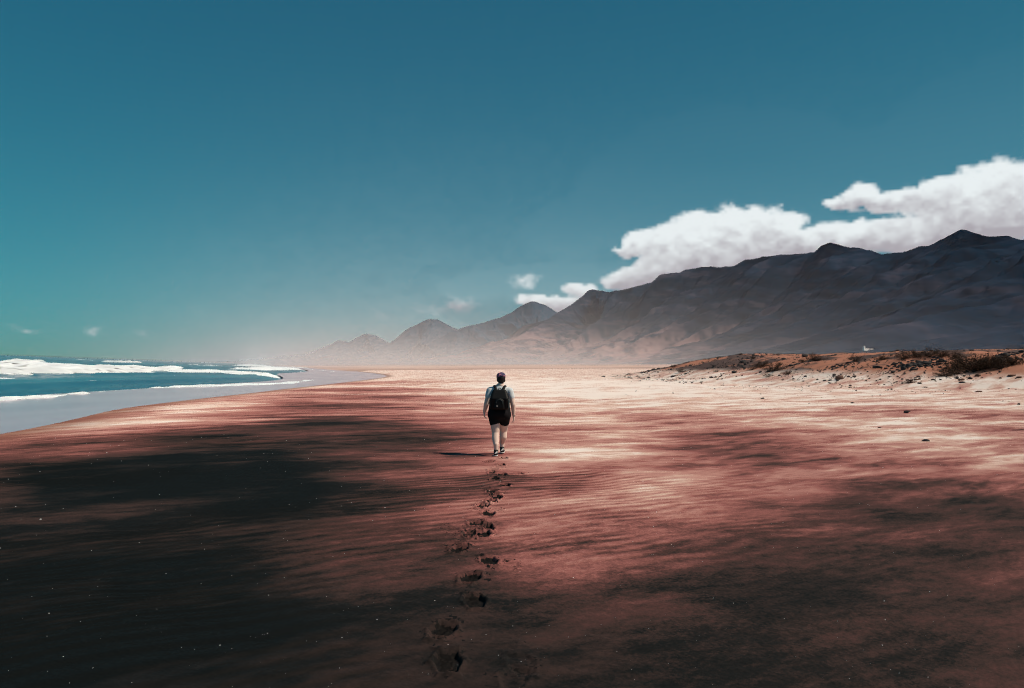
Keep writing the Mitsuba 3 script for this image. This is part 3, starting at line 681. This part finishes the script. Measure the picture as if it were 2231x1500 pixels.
def join(parts):
    vs, fs, at = [], [], 0
    for v, f in parts:
        vs.append(v); fs.append(np.asarray(f) + at); at += len(v)
    return np.vstack(vs), np.vstack(fs)


def shrub_meshes(seed, stems=26, leaves=1500, spread=1.0):
    r = np.random.default_rng(seed)
    parts, tips = [], []
    for _ in range(stems):
        a = r.uniform(0, 2 * np.pi); tilt = r.uniform(.15, 1.15); L = r.uniform(.55, 1.0) * (1.1 if tilt < .7 else .95)
        d = np.array([math.cos(a) * math.sin(tilt) * 1.35 * spread, math.sin(a) * math.sin(tilt) * 1.2 * spread, math.cos(tilt) * .85])
        t = np.linspace(0, 1, 6)[:, None]
        p = d * t * L + r.normal(0, .03, (6, 3)) * t + np.array([0, 0, -.12]) * (t * (1 - t))
        p[:, 2] = np.maximum(p[:, 2], -.02)
        parts.append(tube(p, np.linspace(.018, .005, 6)))
        tips += [p[k] + r.normal(0, .03, 3) for k in (2, 3, 4, 5, 5)]
        for _ in range(3):
            b = p[r.integers(2, 6)]; e = b + r.normal(0, .16, 3) + [0, 0, .06]
            parts.append(tube([b, (b + e) / 2 + r.normal(0, .02, 3), e], [.008, .006, .003])); tips.append(e)
    tips = np.array(tips); c = tips[r.integers(0, len(tips), leaves)] + r.normal(0, .055, (leaves, 3))
    c[:, 2] = np.maximum(c[:, 2], .01)
    d1 = r.normal(size=(leaves, 3)); d1 /= np.linalg.norm(d1, axis=1, keepdims=True); d2 = np.cross(d1, r.normal(size=(leaves, 3))); d2 /= np.linalg.norm(d2, axis=1, keepdims=True)
    s = r.uniform(.02, .045, (leaves, 1))
    v = np.stack([c - d1 * s, c + d2 * s * .45, c + d1 * s, c - d2 * s * .45], 1).reshape(-1, 3)
    return join(parts), (v, np.arange(4 * leaves).reshape(-1, 4))


SHRUB = [tuple((mikit.ply(a, 'dry_twig', smooth=True), mikit.ply(b, 'dry_leaf'))) for a, b in (shrub_meshes(1), shrub_meshes(2, 32, 2200, 1.1), shrub_meshes(3, 20, 1100, .9), shrub_meshes(4, 36, 2600, 1.25))]
SHRUBS = [(24.6, 121.7, .5, 'small dry shrub at the left end of the bank, upper of two'), (22.8, 107.6, .6, 'small dry shrub at the left end of the bank, lower of two'), (25.7, 134.8, .35, 'tiny dry tuft leftmost among the stones of the bank'),
          (28.7, 92.1, .9, 'brown dry shrub on top of the sand mound in the middle of the bank'), (27.5, 91.4, .5, 'small shrub left of the brown shrub on the sand mound'), (27.5, 84.2, 1.1, 'wide dry shrub sprawling over the front of the sand mound'),
          (26.0, 81.4, .6, 'low dry shrub at the foot of the sand mound, left'), (27.5, 79.9, .5, 'low dry shrub at the foot of the sand mound, right'), (31.6, 86.8, .6, 'rounded dark bush, left one of two side by side on the bank'),
          (32.3, 85.3, .9, 'rounded dark bush, right one of two side by side on the bank'), (34.2, 79.8, .9, 'low wide shrub on the crest above the brown boulder'), (35.4, 76.8, .6, 'small shrub on the crest just right of the low wide shrub'),
          (36.7, 75.0, 1.0, 'reddish dry shrub on the crest, leftmost of the upper row at right'), (37.8, 74.8, .8, 'dry shrub in the upper row at right, second from the left'), (38.5, 73.9, 1.1, 'tallest dry shrub of the upper row at right'),
          (39.2, 73.3, .8, 'dry shrub of the upper row at right, second from the right'), (39.8, 72.1, .8, 'dry shrub of the upper row at right, rightmost'), (35.9, 66.4, .7, 'low shrub at the left foot of the biggest shrub clump'),
          (37.1, 66.9, 1.2, 'dark shrub forming the left part of the biggest clump'), (38.5, 68.4, 1.3, 'dark shrub at the back of the biggest clump'), (38.9, 67.4, 1.5, 'largest dark shrub in the middle of the biggest clump'),
          (39.9, 67.4, 1.3, 'dark shrub forming the right part of the biggest clump'), (40.3, 66.2, 1.2, 'dark shrub in front at the right of the biggest clump'), (41.6, 66.7, .9, 'shrub at the far right edge beside the biggest clump'),
          (24.5, 95.9, .4, 'little dry tuft left of the sand mound'), (32.3, 65.2, .45, 'low dry tuft alone on the pale sand'), (30.9, 102.9, .5, 'small shrub on the crest above the sand mound'),
          (31.6, 124.2, .4, 'tiny shrub on the far crest, middle of three'), (31.4, 130.5, .35, 'tiny shrub on the far crest, leftmost of three'), (32.7, 115.4, .4, 'tiny shrub on the far crest, rightmost of three')]
for i, (x, y, s, lab) in enumerate(SHRUBS):
    t = thing('shrub', lab, 'shrub', 'dry shrubs on the stony bank')
    tw, lf = SHRUB[i % 4]
    z = float(ground_z(np.array([x]), np.array([y]))[0])
    M = T().translate([x, y, z - .03]).rotate([0, 0, 1], random.uniform(0, 360)).scale([s * 1.25, s * 1.25, s * 1.0])
    put('twigs', {**tw, 'to_world': M}, t); put('foliage', {**lf, 'to_world': M}, t)
    # blown sand banked round the stem foot is part of the beach sheet's hummocks

# ------------------------------------------------------------------ white villa at the foot of the mountain
def box(x0, x1, y0, y1, z0, z1):
    m = trimesh.creation.box(extents=[x1 - x0, y1 - y0, z1 - z0]); m.apply_translation([(x0 + x1) / 2, (y0 + y1) / 2, (z0 + z1) / 2]); return m


villa = thing('villa', 'small white villa with a square tower below the dark mountain', 'house')
VM = T().translate([772.0, 1742.0, 76.0]).rotate([0, 0, 1], 22).scale([.62, .62, .62])


def vpart(name, mesh, m, parent=None):
    return put(name, {**mikit.ply(mesh, m), 'to_world': VM}, parent or villa)


vpart('wing', trimesh.util.concatenate([box(-14, 20, 0, 9, 0, 8), box(8, 20, -6, -.01, 0, 7.5), box(-14, 20.5, -1.2, -.02, 0, 1.0)]), 'white_plaster')
tw = vpart('tower', box(-17.5, -12.5, -1, 5, 0, 16), 'white_plaster')
vpart('cornice', box(-18, -12, -1.5, 5.5, 16.003, 16.6), 'roof_tile', tw)
vpart('roof', trimesh.util.concatenate([box(-14.3, 20.3, .0, 9.3, 8.003, 8.5), box(7.8, 20.3, -6.3, -.05, 7.503, 8.0)]), 'roof_tile')
for x in (-10, -6, -2, 2, 6):
    vpart('window', box(x - .7, x + .7, -.06, .05, 4.6, 6.6), 'dark_pane')
for x in (10, 14, 18):
    vpart('window', box(x - .7, x + .7, -6.06, -5.9, 3.6, 5.8), 'dark_pane')
vpart('terrace', box(-26, 28, -16, -6.5, -6, .0), 'white_plaster')

# ------------------------------------------------------------------ the walker
mat('skin', type='principled', base_color={'type': 'rgb', 'value': [.70, .53, .46]}, roughness=.55, specular=.35)
mat('dark_hair', type='principled', base_color={'type': 'rgb', 'value': [.008, .006, .006]}, roughness=.55)
mat('pale_cotton', type='principled', base_color=mikit.proc(lambda p, n, uv: mikit.mix((.50, .56, .60), (.62, .67, .70), mikit.noise(p.x * 60, p.y * 60, p.z * 60))), roughness=.9)
mat('vest_cloth', type='principled', base_color={'type': 'rgb', 'value': [.014, .018, .021]}, roughness=.9, specular=.15)
mat('black_cloth', type='principled', base_color={'type': 'rgb', 'value': [.007, .007, .009]}, roughness=.9, specular=.15)
mat('pack_nylon', type='principled', base_color={'type': 'rgb', 'value': [.0045, .0055, .0065]}, roughness=.55, specular=.2)
mat('pack_grey', type='principled', base_color={'type': 'rgb', 'value': [.05, .075, .08]}, roughness=.55)
mat('shoe_black', type='principled', base_color={'type': 'rgb', 'value': [.012, .012, .013]}, roughness=.6)
mat('shoe_white', type='principled', base_color={'type': 'rgb', 'value': [.7, .7, .68]}, roughness=.6)


def scarf_color(p, n, uv):
    a, _, c = mikit.voronoi(p.x * 26 + p.y * 8, p.z * 30)
    return mikit.mix(mikit.mix((.03, .03, .08), (.09, .05, .13), c), (.65, .24, .30), mikit.smoothstep(.42, .25, a) * mikit.smoothstep(.45, .55, c))


mat('printed_scarf', type='principled', base_color=mikit.proc(scarf_color), roughness=.85)


def ball(c, r):
    s = m3.Manifold.sphere(1.0, 20)
    rr = (r, r, r) if np.isscalar(r) else r
    return s.scale(list(map(float, rr))).translate(list(map(float, c)))


def bone(a, ra, b, rb):
    return m3.Manifold.batch_hull([ball(a, ra), ball(b, rb)])


def hullof(*cr):
    return m3.Manifold.batch_hull([ball(c, r) for c, r in cr])


def smooth_mesh(parts, edge=.02, it=10):
    m = m3.Manifold.batch_boolean(parts, m3.OpType.Add).refine_to_length(edge)
    q = m.to_mesh(); t = trimesh.Trimesh(q.vert_properties[:, :3], q.tri_verts, process=True)
    trimesh.smoothing.filter_taubin(t, lamb=.5, nu=.53, iterations=it)
    return t


PX0, PY0 = -0.19, 16.35
PZ0 = float(ground_z(np.array([PX0]), np.array([PY0]))[0]) + .003
PM = T().translate([PX0, PY0, PZ0]).rotate([0, 1, 0], -1.2)
J = {k: np.array(v, float) for k, v in dict(
    hipL=(-.105, 0, .85), kneeL=(-.068, -.03, .47), ankL=(-.055, -.17, .095),
    hipR=(.105, .01, .85), kneeR=(.088, .21, .49), ankR=(.062, .33, .110),
    shL=(-.195, .02, 1.305), elL=(-.265, -.03, 1.04), wrL=(-.305, .03, .875),
    shR=(.205, .02, 1.30), elR=(.275, .0, 1.03), wrR=(.292, .06, .80),
    neck=(.015, .03, 1.42), head=(.025, .05, 1.555)).items()}


def hand(wr, dirn, thumb_side, curl):
    """Palm, four unequal bent fingers and a thumb leaving the palm's side."""
    d = np.array(dirn, float); d /= np.linalg.norm(d)
    f = np.array([0, 1.0, 0]); f -= d * (f @ d); f /= np.linalg.norm(f)       # across the palm, thumb forward
    nrm = np.cross(d, f) * thumb_side                                        # palm looks towards the thigh
    out = [m3.Manifold.batch_hull([ball(wr, .024), ball(wr + d * .035 + f * .024, .017), ball(wr + d * .085 + f * .030, .012), ball(wr + d * .085 - f * .030, .011), ball(wr + d * .03 - f * .018, .016)])]
    for k, L in enumerate((.070, .078, .073, .058)):
        a = wr + d * .083 + f * (.029 - .0195 * k); rr = .0088 - .0006 * k
        c1, c2 = curl + .06 * k, 1.7 * curl + .1 * k
        b = a + (d * math.cos(c1) + nrm * math.sin(c1)) * L * .5
        c = b + (d * math.cos(c2) + nrm * math.sin(c2)) * L * .3
        e = c + (d * math.cos(c2 + .5) + nrm * math.sin(c2 + .5)) * L * .2
        out += [bone(a, rr, b, rr * .95), bone(b, rr * .95, c, rr * .88), bone(c, rr * .88, e, rr * .75)]
    a = wr + d * .028 + f * .024; b = a + d * .032 + f * .026; c = b + d * .028 + f * .010 + nrm * .008
    out += [bone(a, .013, b, .0105), bone(b, .0105, c, .008)]
    return out


body = [
    hullof((J['hipL'], .118), (J['hipR'], .118), ((0, .02, .95), (.17, .12, .09))),
    hullof(((0, .02, .95), (.17, .12, .09)), ((0, .03, 1.1), (.16, .11, .09))),
    hullof(((0, .03, 1.1), (.16, .11, .09)), ((0, .03, 1.22), (.17, .11, .09))),
    hullof(((0, .03, 1.22), (.165, .11, .09)), ((-.13, .03, 1.30), .07), ((.13, .03, 1.295), .07), ((.012, .03, 1.345), .075)),
    bone(J['hipL'], .125, J['kneeL'], .078), bone(J['hipR'], .125, J['kneeR'], .078),
    hullof((J['kneeL'], .073), (J['kneeL'] + [0, -.060, -.13], .074), (J['ankL'] + [0, 0, .12], .050)), bone(J['ankL'] + [0, 0, .14], .050, J['ankL'], .042),
    hullof((J['kneeR'], .073), (J['kneeR'] + [0, -.016, -.13], .072), (J['ankR'] + [0, 0, .12], .050)), bone(J['ankR'] + [0, 0, .14], .050, J['ankR'], .042),
    bone(J['ankL'], .034, J['ankL'] + [-.01, .13, -.05], .026), bone(J['ankR'], .034, J['ankR'] + [.015, .13, -.05], .026),
    bone((-.13, .03, 1.31), .064, J['shL'], .064), bone((.13, .03, 1.305), .064, J['shR'], .064),
    bone((-.10, .03, 1.345), .05, (.012, .03, 1.42), .06), bone((.11, .03, 1.34), .05, (.012, .03, 1.42), .06),
    bone(J['shL'], .066, J['elL'], .050), bone(J['elL'], .051, J['wrL'], .030), bone(J['shR'], .066, J['elR'], .050), bone(J['elR'], .051, J['wrR'], .030),
    bone(J['neck'] - [0, 0, .04], .062, J['head'] - [0, .01, .06], .055),
    ball(J['head'] + [0, -.005, .025], (.076, .092, .095)), ball(J['head'] + [0, .03, -.035], (.060, .066, .075)),
    bone(J['head'] + [0, .095, .012], .012, J['head'] + [0, .112, -.018], .014),          # nose
    ball(J['head'] + [0, .09, -.055], (.024, .012, .008)), ball(J['head'] + [0, .075, -.095], (.028, .02, .018)),
    ball(J['head'] + [-.078, .0, -.01], (.012, .020, .032)), ball(J['head'] + [.078, .0, -.01], (.012, .020, .032))]
body += hand(J['wrL'], (-.01, .22, -1), 1, .38) + hand(J['wrR'], (.03, .18, -1), -1, .30)
walker = thing('person', 'person seen from behind walking up the beach in black shorts with a backpack', 'person')


def ppart(name, mesh, m, parent=None, sm=True, **tags):
    return put(name, {**mikit.ply(mesh, m, smooth=sm), 'to_world': PM}, parent or walker, **tags)


ppart('body', smooth_mesh(body, .011, 8), 'skin')
for s in (-1, 1):
    ppart('eye', smooth_mesh([ball(J['head'] + [s * .031, .083, .012], (.012, .010, .009))], .01, 1), 'shoe_white')
ppart('hair', smooth_mesh([ball(J['head'] + [0, -.018, .018], (.087, .092, .098)), ball(J['head'] + [0, -.045, -.05], (.066, .045, .06)), ball(J['head'] + [-.06, -.02, -.03], (.028, .035, .045)), ball(J['head'] + [.06, -.02, -.03], (.028, .035, .045))], .014, 4), 'dark_hair')
cap = m3.Manifold.batch_boolean([ball(J['head'] + [-.002, -.012, .042], (.096, .105, .092))], m3.OpType.Add).trim_by_plane([-.12, .285, .951], 1.503)
ppart('headscarf', smooth_mesh([cap], .012, 4), 'printed_scarf')
ppart('vest', smooth_mesh([
    hullof(((0, .02, .97), (.213, .15, .08)), ((0, .03, 1.1), (.205, .14, .09)), ((0, .03, 1.20), (.208, .14, .09))),
    hullof(((0, .03, 1.19), (.205, .135, .09)), ((-.10, .03, 1.30), (.07, .095, .07)), ((.10, .03, 1.295), (.07, .095, .07)))], .02, 6), 'vest_cloth')
ppart('shirt', smooth_mesh([
    hullof(((0, .03, 1.24), (.17, .128, .06)), ((-.13, .03, 1.30), .084), ((.13, .03, 1.295), .084), ((.012, .03, 1.345), .085)),
    bone((-.12, .03, 1.318), .076, J['shL'], .077), bone((.12, .03, 1.313), .076, J['shR'], .077),
    bone(J['shL'], .077, J['shL'] * .58 + J['elL'] * .42, .072), bone(J['shR'], .077, J['shR'] * .58 + J['elR'] * .42, .072)], .018, 5), 'pale_cotton')
ppart('shorts', smooth_mesh([
    hullof((J['hipL'] + [0, -.01, -.03], .135), (J['hipR'] + [0, -.01, -.03], .135), ((0, .01, .99), (.212, .15, .06))),
    hullof(((-.08, -.055, .84), .115), ((.08, -.055, .84), .115), ((0, 0, .96), (.17, .13, .06))),
    hullof((J['hipL'], .132), (J['hipL'] * .52 + J['kneeL'] * .48 + [-.004, 0, 0], .108)), hullof((J['hipR'], .132), (J['hipR'] * .52 + J['kneeR'] * .48 + [.004, 0, 0], .108))], .022, 6), 'black_cloth')
for s, a, pitch in (('L', J['ankL'], -4), ('R', J['ankR'], 6)):
    base_z = .0 if s == 'L' else .012
    c = np.array([a[0], a[1], base_z]); fw = np.array([-.06 if s == 'L' else .10, 1, 0]); fw /= np.linalg.norm(fw)
    sh = smooth_mesh([hullof((c + [0, -.035, .045], (.040, .040, .042)), (c + fw * .09 + [0, 0, .04], (.045, .05, .036)), (c + fw * .19 + [0, 0, .032], (.038, .04, .026))),
                      hullof((c + [0, -.02, .06], (.042, .042, .04)), (c + [0, -.005, .125], (.046, .048, .02)))], .014, 4)
    k = ppart('shoe', sh, 'shoe_black')
    ppart('sole', smooth_mesh([hullof((c + [0, -.035, .016], (.042, .045, .014)), (c + fw * .09 + [0, 0, .014], (.047, .05, .012)), (c + fw * .20 + [0, 0, .016], (.038, .04, .012)))], .014, 3), 'shoe_white', k)
    ppart('heel_tab', smooth_mesh([hullof((c + [-.015, -.076, .06], .010), (c + [.018, -.076, .075], .009), (c + [.02, -.06, .10], .008))], .01, 2), 'shoe_white', k)
ppart('watch', smooth_mesh([bone(J['wrR'] + [-.0, -.003, .02], .031, J['wrR'] + [.001, -.002, .005], .031)], .01, 3), 'black_cloth')

# rucksack on the walker's back, a thing of its own
pack = thing('backpack', 'black rucksack worn on the back of the walking person', 'backpack')


def kpart(name, mesh, m, parent=None):
    return put(name, {**mikit.ply(mesh, m, smooth=True), 'to_world': PM}, parent or pack)


main = kpart('main_pack', smooth_mesh([hullof(((-.135, -.18, .98), (.055, .06, .05)), ((.135, -.18, .98), (.055, .06, .05)), ((-.14, -.20, 1.15), (.055, .07, .05)), ((.14, -.20, 1.15), (.055, .07, .05)), ((-.10, -.16, 1.30), (.045, .045, .035)), ((.10, -.16, 1.30), (.045, .045, .035)))], .02, 6), 'pack_nylon')
pocket = kpart('front_pocket', smooth_mesh([hullof(((-.075, -.262, .98), (.03, .03, .035)), ((.075, -.262, .98), (.03, .03, .035)), ((-.06, -.267, 1.11), (.03, .025, .03)), ((.06, -.267, 1.11), (.03, .025, .03)), ((0, -.262, 1.15), (.04, .022, .02)))], .016, 5), 'pack_nylon')
arc = [np.array([.068 * math.cos(t), -.295, 1.055 + .085 * math.sin(t)]) for t in np.linspace(.1, math.pi - .1, 12)]
kpart('zip', join([tube(arc, np.full(12, .0035), 6)]), 'pack_grey', pocket)
kpart('reflector', smooth_mesh([ball((-.045, -.297, 1.005), (.010, .006, .012))], .006, 1), 'shoe_white', pocket)
kpart('side_panel', smooth_mesh([hullof(((.186, -.20, .98), (.018, .04, .03)), ((.188, -.21, 1.12), (.014, .045, .03)))], .014, 4), 'pack_grey')
for s in (-1, 1):
    pts = [(s * .055, -.13, 1.30), (s * .085, -.085, 1.365), (s * .105, .0, 1.41), (s * .115, .075, 1.385), (s * .12, .145, 1.29), (s * .135, .16, 1.18), (s * .145, .08, 1.08), (s * .15, -.06, 1.0), (s * .13, -.13, .99)]
    kpart('strap', smooth_mesh([m3.Manifold.batch_hull([ball(np.array(a), (.030, .012, .012)), ball(np.array(b), (.030, .012, .012))]) for a, b in zip(pts[:-1], pts[1:])], .012, 4), 'pack_nylon')
kpart('haul_loop', join([tube([(-.03, -.15, 1.325), (-.022, -.16, 1.355), (0, -.16, 1.365), (.022, -.16, 1.355), (.03, -.15, 1.325)], np.full(5, .006), 6)]), 'pack_nylon')

# ------------------------------------------------------------------ haze: sea spray and blown sand hanging over the surf, thin elsewhere
X0, X1, Y0, Y1, Z0, Z1 = -17000.0, 9000.0, -3000.0, 17500.0, -12.0, 1050.0
gxn, gyn, gzn = 104, 102, 106
cx = X0 + (np.arange(gxn) + .5) / gxn * (X1 - X0); cy = Y0 + (np.arange(gyn) + .5) / gyn * (Y1 - Y0); cz = Z0 + (np.arange(gzn) + .5) / gzn * (Z1 - Z0)
Zg, Yg, Xg = np.meshgrid(cz, cy, cx, indexing='ij')
sg = Xg - shore(Yg)
spray = np.exp(-np.maximum(Zg, 0) / 32) * np.exp(-np.where(sg > 0, np.abs(sg / (60 + 0.41 * np.clip(Yg, 0, 9000))) ** 4, (sg / (60 + .045 * np.clip(Yg, 0, 9000))) ** 2)) * mnp(30, 650, Yg) * (1 - .82 * mnp(4500, 9500, Yg))
dens = 5e-6 * np.exp(-np.maximum(Zg, 0) / 500) * mnp(1500, 4000, Yg) + 1.8e-3 * spray + 2.2e-5 * np.exp(-np.maximum(Zg, 0) / 380) * mnp(3500, 9500, Yg) * mnp(3000, 600, Xg) * mnp(-6000, -3800, Xg)
dens[Zg > 850] = 0; dens[dens < 4e-7] = 0
scene['haze_air'] = {'type': 'heterogeneous',
                     'sigma_t': {'type': 'gridvolume', 'grid': mi.VolumeGrid(dens[..., None].astype(np.float32)), 'filter_type': 'trilinear',
                                 'to_world': T().translate([X0, Y0, Z0]).scale([X1 - X0, Y1 - Y0, Z1 - Z0])},
                     'albedo': {'type': 'constvolume', 'value': {'type': 'rgb', 'value': [.96, .955, .998]}},
                     'phase': {'type': 'isotropic'}}
scene['haze'] = {'type': 'cube', 'to_world': T().translate([(X0 + X1) / 2, (Y0 + Y1) / 2, (Z0 + Z1) / 2]).scale([(X1 - X0) / 2, (Y1 - Y0) / 2, (Z1 - Z0) / 2]),
                 'bsdf': {'type': 'null'}, 'interior': {'type': 'ref', 'id': 'haze_air'}}
labels['haze'] = {'label': 'pale haze of sea spray and blown sand over the beach', 'category': 'haze', 'kind': 'stuff'}
